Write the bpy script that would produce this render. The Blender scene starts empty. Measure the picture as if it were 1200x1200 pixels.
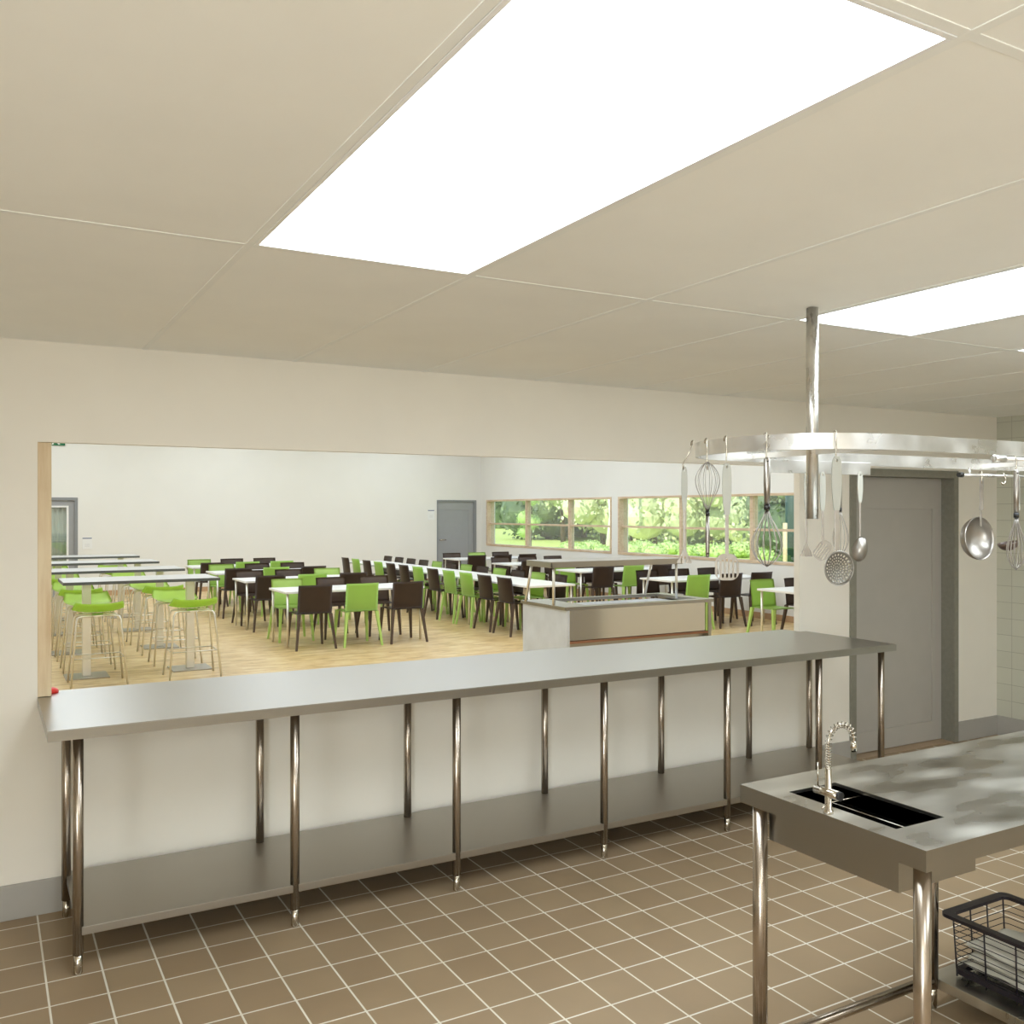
import bpy, bmesh, math, random
from mathutils import Vector, Matrix
random.seed(7)
PI = math.pi
D = bpy.data
SC = bpy.context.scene
COL = SC.collection

# ------------------------------------------------------------ camera
cd = D.cameras.new('camera'); cam = D.objects.new('camera', cd); COL.objects.link(cam)
cam.location = (0, 0, 1.75); cam.rotation_euler = (PI/2, 0, -math.atan(620/1100))
cd.sensor_width = 36; cd.lens = 36*1100/1200; cd.clip_end = 400; cd.clip_start = 0.05
SC.camera = cam
# ------------------------------------------------------------ world, sun, exposure
w = D.worlds.new('sky'); SC.world = w; w.use_nodes = True
bg = w.node_tree.nodes['Background']
bg.inputs[0].default_value = (0.62, 0.76, 1.0, 1); bg.inputs[1].default_value = 1.6
sun = D.lights.new('sun', 'SUN'); sun.energy = 5.0; sun.angle = 0.01; sun.color = (1, .95, .86)
so = D.objects.new('sun', sun); COL.objects.link(so); so.rotation_euler = (math.radians(18), math.radians(-48), 0); so.location = (0, 0, 30)
SC.view_settings.view_transform = 'Standard'; SC.view_settings.look = 'None'
SC.view_settings.gamma = 1; SC.view_settings.use_curve_mapping = False
SC.view_settings.exposure = 0.2
HALL_E = 55.0      # each hall ceiling lamp, W
KITCH_E = 8.4       # kitchen panel emission


def hall_lamp(x, y):
    l = D.lights.new('hall_lamp', 'AREA'); l.shape = 'RECTANGLE'; l.size = 2.2; l.size_y = 2.2; l.energy = HALL_E
    l.color = (.80, .90, 1)
    o = D.objects.new('hall_lamp', l); COL.objects.link(o); o.location = (x, y, 4.12)


for hx in (0.8, 4.6, 8.6):
    for hy in (7.0, 11.0, 15.0, 19.0):
        hall_lamp(hx, hy)

# fill light at an unseen left-wall window, both added to brighten the kitchen
l = D.lights.new('side_fill_light', 'AREA'); l.shape = 'RECTANGLE'; l.size = 3.4; l.size_y = 1.45; l.energy = 235; l.color = (.88, .95, 1)
o = D.objects.new('side_fill_light', l); COL.objects.link(o); o.location = (-2.42, -2.2, 1.5); o.rotation_euler = (0, -PI/2-math.radians(20), 0)

# ------------------------------------------------------------ material helpers
def s2l(c):
    return tuple(((v/255)/12.92 if v/255 <= .04045 else ((v/255+.055)/1.055)**2.4) for v in c)


class MN:
    def __init__(s, name):
        s.m = D.materials.new(name); s.m.use_nodes = True
        s.nt = s.m.node_tree; s.b = s.nt.nodes['Principled BSDF']; s.out = s.nt.nodes['Material Output']

    def n(s, t, **k):
        x = s.nt.nodes.new(t)
        for a, v in k.items(): setattr(x, a, v)
        return x

    def l(s, a, b): s.nt.links.new(a, b)

    def coord(s, scale=(1, 1, 1), loc=(0, 0, 0), rot=(0, 0, 0)):
        tc = s.n('ShaderNodeTexCoord'); mp = s.n('ShaderNodeMapping')
        mp.inputs['Scale'].default_value = scale; mp.inputs['Location'].default_value = loc
        mp.inputs['Rotation'].default_value = rot
        s.l(tc.outputs['Object'], mp.inputs[0]); return mp.outputs[0]

    def noise(s, co, scale, detail=3, rough=.5):
        x = s.n('ShaderNodeTexNoise'); x.inputs['Scale'].default_value = scale
        x.inputs['Detail'].default_value = detail; x.inputs['Roughness'].default_value = rough
        s.l(co, x.inputs['Vector']); return x.outputs['Fac']

    def ramp(s, f, stops):
        r = s.n('ShaderNodeValToRGB'); e = r.color_ramp.elements
        while len(e) < len(stops): e.new(.5)
        for i, (p, c) in enumerate(stops):
            e[i].position = p; e[i].color = (*c, 1) if len(c) == 3 else c
        s.l(f, r.inputs[0]); return r.outputs[0]

    def mapr(s, f, a, b, c, d):
        r = s.n('ShaderNodeMapRange'); s.l(f, r.inputs[0])
        for i, v in enumerate((a, b, c, d)): r.inputs[i+1].default_value = v
        return r.outputs[0]

    def bump(s, h, strength=.2, dist=.002):
        b = s.n('ShaderNodeBump'); b.inputs['Strength'].default_value = strength; b.inputs['Distance'].default_value = dist
        s.l(h, b.inputs['Height']); s.l(b.outputs[0], s.b.inputs['Normal'])


def plain(name, c, rough=.5, metal=0, var=.06, nscale=6, spec=.5):
    m = MN(name); l = s2l(c)
    f = m.noise(m.coord(), nscale, 3)
    a = tuple(v*(1-var) for v in l); b = tuple(min(1, v*(1+var)) for v in l)
    m.l(m.ramp(f, [(.3, a), (.7, b)]), m.b.inputs['Base Color'])
    m.b.inputs['Roughness'].default_value = rough; m.b.inputs['Metallic'].default_value = metal
    m.b.inputs['Specular IOR Level'].default_value = spec
    return m.m


def steel(name, c=(205, 200, 192), r0=.18, r1=.34, scale=(3, 3, 3), nscale=2.5, dirt=0.0, aniso=0.0):
    m = MN(name); l = s2l(c)
    co = m.coord(scale)
    f = m.noise(co, nscale, 4 if dirt < .4 else 2.5, .5)
    dk = tuple(v*(1-dirt) for v in l)
    m.l(m.ramp(f, [(.27, dk), (.66, l)]), m.b.inputs['Base Color'])
    m.l(m.mapr(f, .3, .7, r0, r1), m.b.inputs['Roughness'])
    m.b.inputs['Metallic'].default_value = 1
    if aniso: m.b.inputs['Anisotropic'].default_value = aniso
    return m.m


def emis(name, c, e):
    m = MN(name); m.b.inputs['Base Color'].default_value = (.8, .8, .8, 1)
    m.b.inputs['Emission Color'].default_value = (*c, 1); m.b.inputs['Emission Strength'].default_value = e
    return m.m


def wood(name, c, c2, axis='z', scale=1.0):
    m = MN(name)
    sc = {'z': (14, 14, 1.2), 'x': (1.2, 14, 14), 'y': (14, 1.2, 14)}[axis]
    co = m.coord(tuple(v*scale for v in sc))
    f = m.noise(co, 2.2, 5, .6)
    co2 = m.coord((3, 3, 3)); k = m.noise(co2, 1.4, 2)
    mix = m.n('ShaderNodeMath', operation='MULTIPLY_ADD'); m.l(f, mix.inputs[0]); mix.inputs[1].default_value = .8
    m.l(m.mapr(k, .2, .8, -.05, .25), mix.inputs[2])
    m.l(m.ramp(mix.outputs[0], [(.35, s2l(c)), (.75, s2l(c2))]), m.b.inputs['Base Color'])
    m.b.inputs['Roughness'].default_value = .5; m.bump(f, .15, .001)
    return m.m


M = {}
M['wall'] = plain('kitchen_wall_paint', (241, 234, 220), .65, var=.015, nscale=3)
M['ceil'] = plain('kitchen_ceiling_tile', (248, 246, 238), .8, var=.015, nscale=3)
M['grid'] = plain('ceiling_grid', (243, 242, 235), .6, var=.01)
M['hallwall'] = plain('hall_wall_paint', (238, 236, 230), .75, var=.01, nscale=2)
M['skirt'] = plain('grey_skirting', (172, 167, 158), .5, var=.03)
M['steel'] = steel('brushed_steel', (162, 159, 152), .29, .29, (1, 3, 3), 1.5)
M['steel_shelf'] = steel('shelf_steel', (172, 167, 158), .35, .35, (1, 3, 3), 1.5)
M['steel_leg'] = steel('tube_steel', (178, 166, 152), .2, .26, (6, 6, 2), 3, .1)
M['steel_island'] = steel('stained_steel', (218, 216, 208), .2, .42, (1.2, 3.0, 1), 2.3, .5)
M['steel_rack'] = steel('rack_steel', (232, 230, 226), .24, .42, (3, 3, 3), 3, .2)
M['steel_pole'] = steel('pole_steel', (228, 226, 220), .24, .38, (14, 14, 5), 3, .3)
M['steel_counter'] = steel('counter_steel', (205, 200, 190), .14, .14, (1, 1, 1), 1)
M['hall_metal'] = steel('satin_hall_metal', (232, 230, 222), .38, .42, (1, 1, 1), 1, 0)
M['chrome'] = steel('chrome', (190, 182, 168), .1, .14, (3, 3, 3), 3)
M['utensil'] = steel('utensil_steel', (164, 158, 150), .3, .42, (8, 8, 8), 3, .1)
M['handle_grey'] = plain('utensil_handle', (168, 166, 154), .5, 0)
M['skim'] = steel('skimmer_steel', (132, 128, 120), .3, .4, (8, 8, 8), 3, .1)
M['black'] = plain('black_band', (30, 28, 26), .4)
M['white_lam'] = plain('white_tabletop', (244, 243, 240), .3, var=.01)
M['green'] = plain('green_plastic', (184, 218, 118), .35, var=.03)
M['brown'] = plain('dark_brown_plastic', (84, 68, 58), .3, var=.06)
M['stool_green'] = plain('stool_green_plastic', (194, 228, 104), .4, var=.03)
M['bar_top'] = plain('grey_bar_top', (200, 200, 196), .35, var=.02)
M['bar_edge'] = plain('bar_edge', (92, 94, 94), .4)
M['door'] = plain('grey_door_paint', (178, 172, 162), .5, var=.02)
M['doorframe'] = plain('door_frame_paint', (136, 132, 118), .5, var=.07, nscale=30)
M['hdoor'] = plain('hall_door_paint', (160, 161, 162), .5, var=.02)
M['hframe'] = plain('hall_door_frame', (140, 142, 144), .5, var=.02)
M['curtain'] = plain('curtain_cloth', (198, 202, 190), .8, var=.08, nscale=2)
M['wood_frame'] = wood('pale_wood_window', (226, 204, 176), (198, 166, 132), 'y')
M['wood_post'] = wood('pale_wood_post', (232, 212, 176), (206, 174, 130), 'z')
M['wood_skirt'] = plain('wood_skirting', (196, 160, 124), .5)
M['paper'] = plain('white_paper', (240, 240, 238), .6, var=.01)
M['paper_grey'] = plain('grey_print', (205, 205, 205), .6)
M['blue'] = plain('blue_print', (50, 66, 120), .5)
M['exit_green'] = plain('exit_green', (20, 110, 66), .5)
M['towel'] = plain('towel_cloth', (214, 210, 196), .95, var=.06, nscale=18)
M['basket'] = plain('black_wire', (40, 34, 40), .4, .3)
M['red'] = plain('red_plastic', (235, 50, 40), .35)
M['sink'] = plain('dark_sink_basin', (26, 25, 22), .25, .6)
M['copper'] = plain('bare_wood_strip', (150, 104, 76), .6)
M['panel_grey'] = plain('counter_side_panel', (214, 220, 228), .4, .1)
M['bark'] = plain('tree_bark', (92, 76, 60), .9, var=.3)
M['birch'] = plain('birch_bark', (225, 222, 210), .8, var=.1)
M['pipe_green'] = plain('dark_green_paint', (30, 70, 62), .4)
M['stone'] = plain('path_stone', (205, 200, 190), .8)


def mk_floor():
    m = MN('quarry_floor_tiles')
    T = .1931
    co = m.coord((1, 1, 1), (-.4012+.003, -(3.892-20*T)+.003, 0))
    b = m.n('ShaderNodeTexBrick'); b.offset = 0; b.squash = 1
    b.inputs['Scale'].default_value = 1; b.inputs['Brick Width'].default_value = T; b.inputs['Row Height'].default_value = T
    b.inputs['Mortar Size'].default_value = .0038; b.inputs['Mortar Smooth'].default_value = .1; b.inputs['Bias'].default_value = 0
    b.inputs['Color1'].default_value = (*s2l((162, 140, 110)), 1); b.inputs['Color2'].default_value = (*s2l((153, 130, 101)), 1)
    b.inputs['Mortar'].default_value = (*s2l((232, 226, 212)), 1)
    m.l(co, b.inputs['Vector']); 
    n = m.noise(m.coord(), 5, 4)
    mx = m.n('ShaderNodeMixRGB', blend_type='MULTIPLY'); mx.inputs[0].default_value = 1
    m.l(b.outputs['Color'], mx.inputs[1]); m.l(m.ramp(n, [(.3, (.93, .92, .9)), (.7, (1.05, 1.05, 1.05))]), mx.inputs[2])
    m.l(mx.outputs[0], m.b.inputs['Base Color'])
    m.l(m.mapr(n, .3, .7, .42, .55), m.b.inputs['Roughness'])
    inv = m.n('ShaderNodeMath', operation='SUBTRACT'); inv.inputs[0].default_value = 1; m.l(b.outputs['Fac'], inv.inputs[1])
    m.bump(inv.outputs[0], .5, .0015)
    return m.m


def mk_walltile():
    m = MN('sage_wall_tiles')
    tc = m.n('ShaderNodeTexCoord'); sp = m.n('ShaderNodeSeparateXYZ'); cb = m.n('ShaderNodeCombineXYZ')
    m.l(tc.outputs['Object'], sp.inputs[0])
    ay = m.n('ShaderNodeMath', operation='ADD'); ay.inputs[1].default_value = -4.445+20*.25; m.l(sp.outputs['Y'], ay.inputs[0])
    az = m.n('ShaderNodeMath', operation='ADD'); az.inputs[1].default_value = -.149+.128*2; m.l(sp.outputs['Z'], az.inputs[0])
    m.l(ay.outputs[0], cb.inputs[0]); m.l(az.outputs[0], cb.inputs[1])
    b = m.n('ShaderNodeTexBrick'); b.offset = 0
    b.inputs['Scale'].default_value = 1; b.inputs['Brick Width'].default_value = .25; b.inputs['Row Height'].default_value = .128
    b.inputs['Mortar Size'].default_value = .0018; b.inputs['Mortar Smooth'].default_value = .1
    b.inputs['Color1'].default_value = (*s2l((206, 204, 186)), 1); b.inputs['Color2'].default_value = (*s2l((202, 200, 182)), 1)
    b.inputs['Mortar'].default_value = (*s2l((164, 160, 142)), 1)
    m.l(cb.outputs[0], b.inputs['Vector']); m.l(b.outputs['Color'], m.b.inputs['Base Color'])
    m.b.inputs['Roughness'].default_value = .3
    return m.m


def mk_parquet():
    m = MN('oak_parquet')
    b = m.n('ShaderNodeTexBrick'); b.offset = .5
    b.inputs['Scale'].default_value = 1; b.inputs['Brick Width'].default_value = .42; b.inputs['Row Height'].default_value = .07
    b.inputs['Mortar Size'].default_value = .0012; b.inputs['Bias'].default_value = 0
    b.inputs['Color1'].default_value = (0, 0, 0, 1); b.inputs['Color2'].default_value = (1, 1, 1, 1); b.inputs['Mortar'].default_value = (.35, .35, .35, 1)
    m.l(m.coord(), b.inputs['Vector'])
    n = m.noise(m.coord((1.6, 5, 1)), 1.8, 5, .65)
    g = m.noise(m.coord((4, 50, 1)), 2, 3)
    a = m.n('ShaderNodeMath', operation='MULTIPLY_ADD'); m.l(b.outputs['Color'], a.inputs[0]); a.inputs[1].default_value = .28; m.l(m.mapr(n, .32, .66, 0, .75), a.inputs[2])
    a2 = m.n('ShaderNodeMath', operation='MULTIPLY_ADD'); m.l(g, a2.inputs[0]); a2.inputs[1].default_value = .25; m.l(a.outputs[0], a2.inputs[2])
    m.l(m.ramp(a2.outputs[0], [(.2, s2l((178, 146, 92))), (.6, s2l((214, 182, 126))), (1, s2l((228, 204, 160)))]), m.b.inputs['Base Color'])
    m.b.inputs['Roughness'].default_value = .38
    return m.m


def mk_glass():
    m = MN('window_glass')
    t = m.n('ShaderNodeBsdfTransparent'); t.inputs[0].default_value = (.93, .96, .94, 1)
    g = m.n('ShaderNodeBsdfGlossy'); g.inputs['Roughness'].default_value = .02
    ge = m.n('ShaderNodeNewGeometry'); dt = m.n('ShaderNodeVectorMath', operation='DOT_PRODUCT')
    m.l(ge.outputs['Incoming'], dt.inputs[0]); m.l(ge.outputs['Normal'], dt.inputs[1])
    ab = m.n('ShaderNodeMath', operation='ABSOLUTE'); m.l(dt.outputs['Value'], ab.inputs[0])
    om = m.n('ShaderNodeMath', operation='SUBTRACT'); om.inputs[0].default_value = 1; m.l(ab.outputs[0], om.inputs[1])
    pw = m.n('ShaderNodeMath', operation='POWER'); m.l(om.outputs[0], pw.inputs[0]); pw.inputs[1].default_value = 5
    f = m.n('ShaderNodeMath', operation='MULTIPLY_ADD'); m.l(pw.outputs[0], f.inputs[0]); f.inputs[1].default_value = .93; f.inputs[2].default_value = .13
    x = m.n('ShaderNodeMixShader'); m.l(f.outputs[0], x.inputs[0]); m.l(t.outputs[0], x.inputs[1]); m.l(g.outputs[0], x.inputs[2])
    m.l(x.outputs[0], m.out.inputs['Surface']); m.nt.nodes.remove(m.b)
    return m.m


def mk_leaf(name, c1, c2):
    m = MN(name)
    oi = m.n('ShaderNodeNewGeometry')
    n = m.noise(m.coord(), 1.3, 4, .7)
    a = m.n('ShaderNodeMath', operation='MULTIPLY_ADD'); m.l(oi.outputs['Random Per Island'], a.inputs[0]); a.inputs[1].default_value = .6
    m.l(m.mapr(n, .3, .7, 0, .5), a.inputs[2])
    m.l(m.ramp(a.outputs[0], [(.1, s2l(c1)), (.9, s2l(c2))]), m.b.inputs['Base Color'])
    m.b.inputs['Roughness'].default_value = .6
    m.b.inputs['Subsurface Weight'].default_value = 0
    return m.m


M['floor'] = mk_floor(); M['tile'] = mk_walltile(); M['parquet'] = mk_parquet(); M['glass'] = mk_glass()
M['leaf_a'] = mk_leaf('leaf_mid_green', (110, 132, 88), (190, 204, 148))
M['leaf_b'] = mk_leaf('leaf_pale_green', (146, 162, 116), (222, 226, 178))
M['leaf_c'] = mk_leaf('leaf_dark_green', (74, 92, 66), (138, 156, 112))
M['leaf_d'] = mk_leaf('leaf_bright_green', (134, 168, 92), (196, 220, 138))
M['grass'] = mk_leaf('lawn_grass', (176, 196, 104), (206, 222, 130))
M['panel_light'] = emis('light_diffuser', (.82, .92, 1), KITCH_E)

# ------------------------------------------------------------ mesh helpers
def box(bm, x0, x1, y0, y1, z0, z1, bev=0):
    r = bmesh.ops.create_cube(bm, size=1)['verts']
    for v in r:
        v.co = Vector((x0+(v.co.x+.5)*(x1-x0), y0+(v.co.y+.5)*(y1-y0), z0+(v.co.z+.5)*(z1-z0)))
    if bev:
        es = list({e for v in r for e in v.link_edges})
        bmesh.ops.bevel(bm, geom=es, offset=bev, segments=2, affect='EDGES', profile=.6)
    return bm


def tube(bm, pts, r, seg=10, caps=True, closed=False, radii=None):
    pts = [Vector(p) for p in pts]; n = len(pts); rings = []
    up = None
    for i, p in enumerate(pts):
        if closed: t = pts[(i+1) % n]-pts[i-1]
        elif i == 0: t = pts[1]-p
        elif i == n-1: t = p-pts[-2]
        else: t = (pts[i+1]-p).normalized()+(p-pts[i-1]).normalized()
        t.normalize()
        if up is None:
            a = Vector((0, 0, 1)) if abs(t.z) < .9 else Vector((1, 0, 0))
            up = (a-t*a.dot(t)).normalized()
        else:
            up = (up-t*up.dot(t))
            up = up.normalized() if up.length > 1e-6 else t.orthogonal().normalized()
        s = t.cross(up)
        rr = radii[i] if radii else r
        rings.append([bm.verts.new(p+(up*math.cos(2*PI*k/seg)+s*math.sin(2*PI*k/seg))*rr) for k in range(seg)])
    m = n if closed else n-1
    for i in range(m):
        a = rings[i]; b = rings[(i+1) % n]
        for k in range(seg):
            f = bm.faces.new((a[k], a[(k+1) % seg], b[(k+1) % seg], b[k])); f.smooth = seg > 4
    if caps and not closed:
        bm.faces.new(list(reversed(rings[0]))); bm.faces.new(rings[-1])
    return bm


def lathe(bm, prof, seg=24, mat=None):
    rings = []
    for r, z in prof:
        rings.append([bm.verts.new((mat or Matrix()) @ Vector((r*math.cos(2*PI*k/seg), r*math.sin(2*PI*k/seg), z))) for k in range(seg)])
    for a, b in zip(rings, rings[1:]):
        for k in range(seg):
            f = bm.faces.new((a[k], a[(k+1) % seg], b[(k+1) % seg], b[k])); f.smooth = True
    if prof[0][0] > 1e-5: bm.faces.new(list(reversed(rings[0])))
    if prof[-1][0] > 1e-5: bm.faces.new(rings[-1])
    bmesh.ops.remove_doubles(bm, verts=list({v for r in rings for v in r}), dist=1e-6)
    return bm


def prism(bm, poly, z0, z1, holes=None, mat=None):
    mt = mat or Matrix()
    lo = [bm.verts.new(mt @ Vector((x, y, z0))) for x, y in poly]; hi = [bm.verts.new(mt @ Vector((x, y, z1))) for x, y in poly]
    n = len(poly)
    for i in range(n): bm.faces.new((lo[i], lo[(i+1) % n], hi[(i+1) % n], hi[i]))
    bm.faces.new(list(reversed(lo))); bm.faces.new(hi)
    return bm


def slab_holes(bm, outline, holes, z0, z1, mat=None):
    """flat plate with holes, local XY, extruded z0..z1"""
    mt = mat or Matrix()
    loops = [outline]+holes
    for z, flip in ((z0, True), (z1, False)):
        es = []; 
        for lp in loops:
            vs = [bm.verts.new((x, y, z)) for x, y in lp]
            es += [bm.edges.new((vs[i], vs[(i+1) % len(vs)])) for i in range(len(vs))]
        bmesh.ops.triangle_fill(bm, edges=es, use_beauty=True, use_dissolve=False, normal=(0, 0, -1 if flip else 1))
    for lp in loops:
        a = [bm.verts.new((x, y, z0)) for x, y in lp]; b = [bm.verts.new((x, y, z1)) for x, y in lp]
        for i in range(len(lp)):
            j = (i+1) % len(lp); bm.faces.new((a[i], a[j], b[j], b[i]))
    bmesh.ops.remove_doubles(bm, verts=bm.verts, dist=1e-6)
    if mat:
        bmesh.ops.transform(bm, matrix=mt, verts=bm.verts)
    bmesh.ops.recalc_face_normals(bm, faces=bm.faces)
    return bm


def B(): return bmesh.new()


def obj(name, bm, mat, parent=None, loc=None, recalc=True):
    if recalc: bmesh.ops.recalc_face_normals(bm, faces=bm.faces)
    me = D.meshes.new(name); bm.to_mesh(me); bm.free()
    o = D.objects.new(name, me); COL.objects.link(o)
    for mm in (mat if isinstance(mat, list) else [mat]): me.materials.append(mm)
    if parent: o.parent = parent
    if loc: o.location = loc
    return o


def thing(name, label, cat, loc=(0, 0, 0), rz=0, group=None):
    o = D.objects.new(name, None); COL.objects.link(o); o.location = loc; o.rotation_euler = (0, 0, rz)
    o.empty_display_size = .05; tag(o, label, cat, group); return o


def tag(o, label, cat, group=None):
    o['label'] = label; o['category'] = cat
    if group: o['group'] = group
    return o


def struct(name, bm, mat, parent=None):
    o = obj(name, bm, mat, parent); o['kind'] = 'structure'; return o


def dup(root, loc, rz, label, group):
    r = root.copy(); COL.objects.link(r); r.location = loc; r.rotation_euler = (0, 0, rz); r['label'] = label; r['group'] = group
    for ch in list(root.children):
        c = ch.copy(); COL.objects.link(c); c.parent = r
        for g in list(ch.children):
            d = g.copy(); COL.objects.link(d); d.parent = c
    return r


# ------------------------------------------------------------ the setting
KX0, KX1, KY0, WY, WT, CZ = -2.5, 6.962, -4.2, 4.57, .15, 2.495
HX0, HX1, HY1, HZ = -2.5, 11.15, 21.4, 4.2
OX0, OX1, OZ0, OZ1 = .207, 4.805, .898, 2.056
b = B(); box(b, KX0-.2, KX1+.2, KY0-.2, WY, -.1, 0); struct('floor', b, M['floor'])
b = B(); box(b, HX0-.2, HX1+.25, WY, HY1+.2, -.1, 0); struct('floor_hall', b, M['parquet'])
b = B()
TW = .05
box(b, HX0, OX0, WY, WY+TW, 0, HZ); box(b, OX0, OX1, WY, WY+TW, 0, OZ0); box(b, OX0, OX1, WY, WY+TW, OZ1, HZ)
DX0, DX1, DZ = 5.29, 6.475, 2.06
box(b, OX1, DX0, WY, WY+TW, 0, HZ); box(b, DX0, DX1, WY, WY+WT, DZ, HZ); box(b, DX1, HX1, WY, WY+WT, 0, HZ)
struct('wall_back', b, M['wall'])
b = B(); box(b, KX1, KX1+.15, KY0, WY, 0, CZ); struct('wall_right', b, M['tile'])
b = B()
for (q0, q1, z0, z1) in ((KY0, -3.9, 0, CZ), (-.5, WY, 0, CZ), (-3.9, -.5, 0, .77), (-3.9, -.5, 2.23, CZ)): box(b, KX0-.15, KX0, q0, q1, z0, z1)
struct('wall_left', b, M['wall'])
b = B(); box(b, KX0-.1, KX0-.094, -3.9, -.5, .77, 2.23); struct('window_added', b, M['glass'])  # unseen glazed opening, added to go with the side fill light
b = B(); box(b, KX0-.15, KX1+.15, KY0-.15, KY0, 0, CZ); struct('wall_rear', b, M['wall'])
# kitchen ceiling with cut-outs for the light panels
GX = .695; gx0 = .645; GY = [.925, 2.643]
lights = [(0, 1), (3, 4), (5, 6)]
rows = [(.925, 2.643), (-2.51, -.79)]
b = B()
hol = []
for (a, c) in lights:
    for (y0, y1) in rows:
        x0 = gx0+a*GX+.012; x1 = gx0+c*GX-.012
        hol.append([(x0, y0+.012), (x1, y0+.012), (x1, y1-.012), (x0, y1-.012)])
slab_holes(b, [(KX0-.15, KY0-.15), (KX1+.15, KY0-.15), (KX1+.15, WY), (KX0-.15, WY)], hol, CZ, CZ+.04)
struct('ceiling', b, M['ceil'])
b = B(); box(b, KX0-.15, KX1+.15, KY0-.15, WY, CZ+.09, CZ+.12); struct('ceiling_void', b, M['ceil'])
k = 1
b = B()
i = -4
while gx0+i*GX < KX1-.05:
    x = gx0+i*GX
    if x > KX0+.05:
        ys = [(KY0, WY)]
        box(b, x-.011, x+.011, KY0, WY, CZ-.002, CZ+.0005, .001)
    i += 1
for y in (2.643, .925, -.79, -2.51):
    box(b, KX0, KX1, y-.011, y+.011, CZ-.0018, CZ+.0004, .001)
struct('trim_1', b, M['grid'])
n = 0
names = ['large bright rectangular ceiling light panel nearest above, cut by the top of the view',
         'rectangular ceiling light panel behind the steel hanging pole', 'small visible corner of the ceiling light panel at far right edge',
         ]
for ri, (y0, y1) in enumerate(rows):
    for li, (a, c) in enumerate(lights):
        x0 = gx0+a*GX+.012; x1 = gx0+c*GX-.012
        lab = names[li] if ri == 0 else ['ceiling light panel behind the viewer on the left', 'ceiling light panel behind the viewer in the middle', 'ceiling light panel behind the viewer on the right'][li]
        t = thing('ceiling_light', lab, 'ceiling light', ((x0+x1)/2, (y0+y1)/2, CZ))
        hw = (x1-x0)/2; hh = (y1-y0)/2-.012
        bb = B()
        for (p0, p1, q0, q1) in ((-hw, hw, -hh, -hh+.012), (-hw, hw, hh-.012, hh), (-hw, -hw+.012, -hh+.012, hh-.012), (hw-.012, hw, -hh+.012, hh-.012)):
            box(bb, p0, p1, q0, q1, -.003, .03, .001)
        obj('frame', bb, M['white_lam'], t)
        bb = B(); box(bb, -hw+.012, hw-.012, -hh+.012, hh-.012, .004, .012); obj('diffuser', bb, M['panel_light'], t)
# skirting
def sk(name, segs, m=None):
    b = B()
    for s in segs: box(b, *s, .002)
    struct(name, b, m or M['skirt'])
sk('baseboard_back', [(KX0, DX0, WY-.012, WY, 0, .15), (DX1, KX1, WY-.012, WY, 0, .15)])
sk('baseboard_right', [(KX1-.012, KX1, KY0, WY-.012, 0, .15)])
sk('baseboard_left', [(KX0, KX0+.012, KY0, WY-.012, 0, .15)])
sk('baseboard_hall_back', [(HX0, 1.0, HY1-.015, HY1, 0, .1), (1.75, 9.88, HY1-.015, HY1, 0, .1)], M['wood_skirt'])
sk('baseboard_hall_right', [(HX1-.015, HX1, WY+WT, HY1-.015, 0, .1)], M['wood_skirt'])
# hall shell
b = B(); box(b, HX0-.15, HX0, WY, HY1, 0, HZ); struct('wall_hall_left', b, M['hallwall'])
W1 = (15.653, 21.10); W2 = (9.95, 15.425); WZ0, WZ1 = .9, 2.055
b = B()
box(b, HX1, HX1+.25, WY, W2[0], 0, HZ); box(b, HX1, HX1+.25, W2[1], W1[0], 0, HZ); box(b, HX1, HX1+.25, W1[1], HY1+.15, 0, HZ)
for wd in (W1, W2):
    box(b, HX1, HX1+.25, wd[0], wd[1], 0, WZ0); box(b, HX1, HX1+.25, wd[0], wd[1], WZ1, HZ)
struct('wall_hall_right', b, M['hallwall'])
b = B(); HD = [(.55, 1.715, 2.05), (9.90, 11.01, 2.052)]
xs = HX0-.15
for (a, c, h) in HD:
    box(b, xs, a, HY1, HY1+.15, 0, HZ); box(b, a, c, HY1, HY1+.15, h, HZ); xs = c
box(b, xs, HX1, HY1, HY1+.15, 0, HZ)
struct('wall_hall_back', b, M['hallwall'])
b = B(); box(b, HX0-.15, HX1+.15, WY+.02, HY1+.15, HZ, HZ+.1); struct('ceiling_hall', b, M['hallwall'])
b = B(); box(b, HX0, 2.9, WY+WT, WY+WT+.012, OZ1+.001, 4.19); 
b.free()

# windows
def window(name, y0, y1, muls):
    t = D.objects.new(name, None); COL.objects.link(t); t['kind'] = 'structure'; t.location = (HX1, (y0+y1)/2, WZ0)
    L = (y1-y0)/2; H_ = WZ1-WZ0
    b = B()
    box(b, -.012, .20, -L, L, 0, .045, .002); box(b, -.012, .20, -L, L, H_-.04, H_, .002)
    box(b, -.012, .20, -L, -L+.045, .045, H_-.04, .002); box(b, -.012, .20, L-.045, L, .045, H_-.04, .002)
    struct('window_frame', b, M['wood_frame'], t)
    for my in muls:
        b = B(); box(b, .05, .17, my-(y0+y1)/2-.035, my-(y0+y1)/2+.035, .045, H_-.04, .002); struct('mullion', b, M['wood_frame'], t)
    b = B(); box(b, .06, .16, -L+.045, L-.045, .535, .575, .002); struct('transom', b, M['wood_frame'], t)
    b = B(); box(b, .10, .106, -L+.045, L-.045, .045, H_-.04); struct('glass_pane', b, M['glass'], t)
window('window_1', W1[0], W1[1], (17.33, 19.2))
window('window_2', W2[0], W2[1], (11.72, 13.55))

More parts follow.
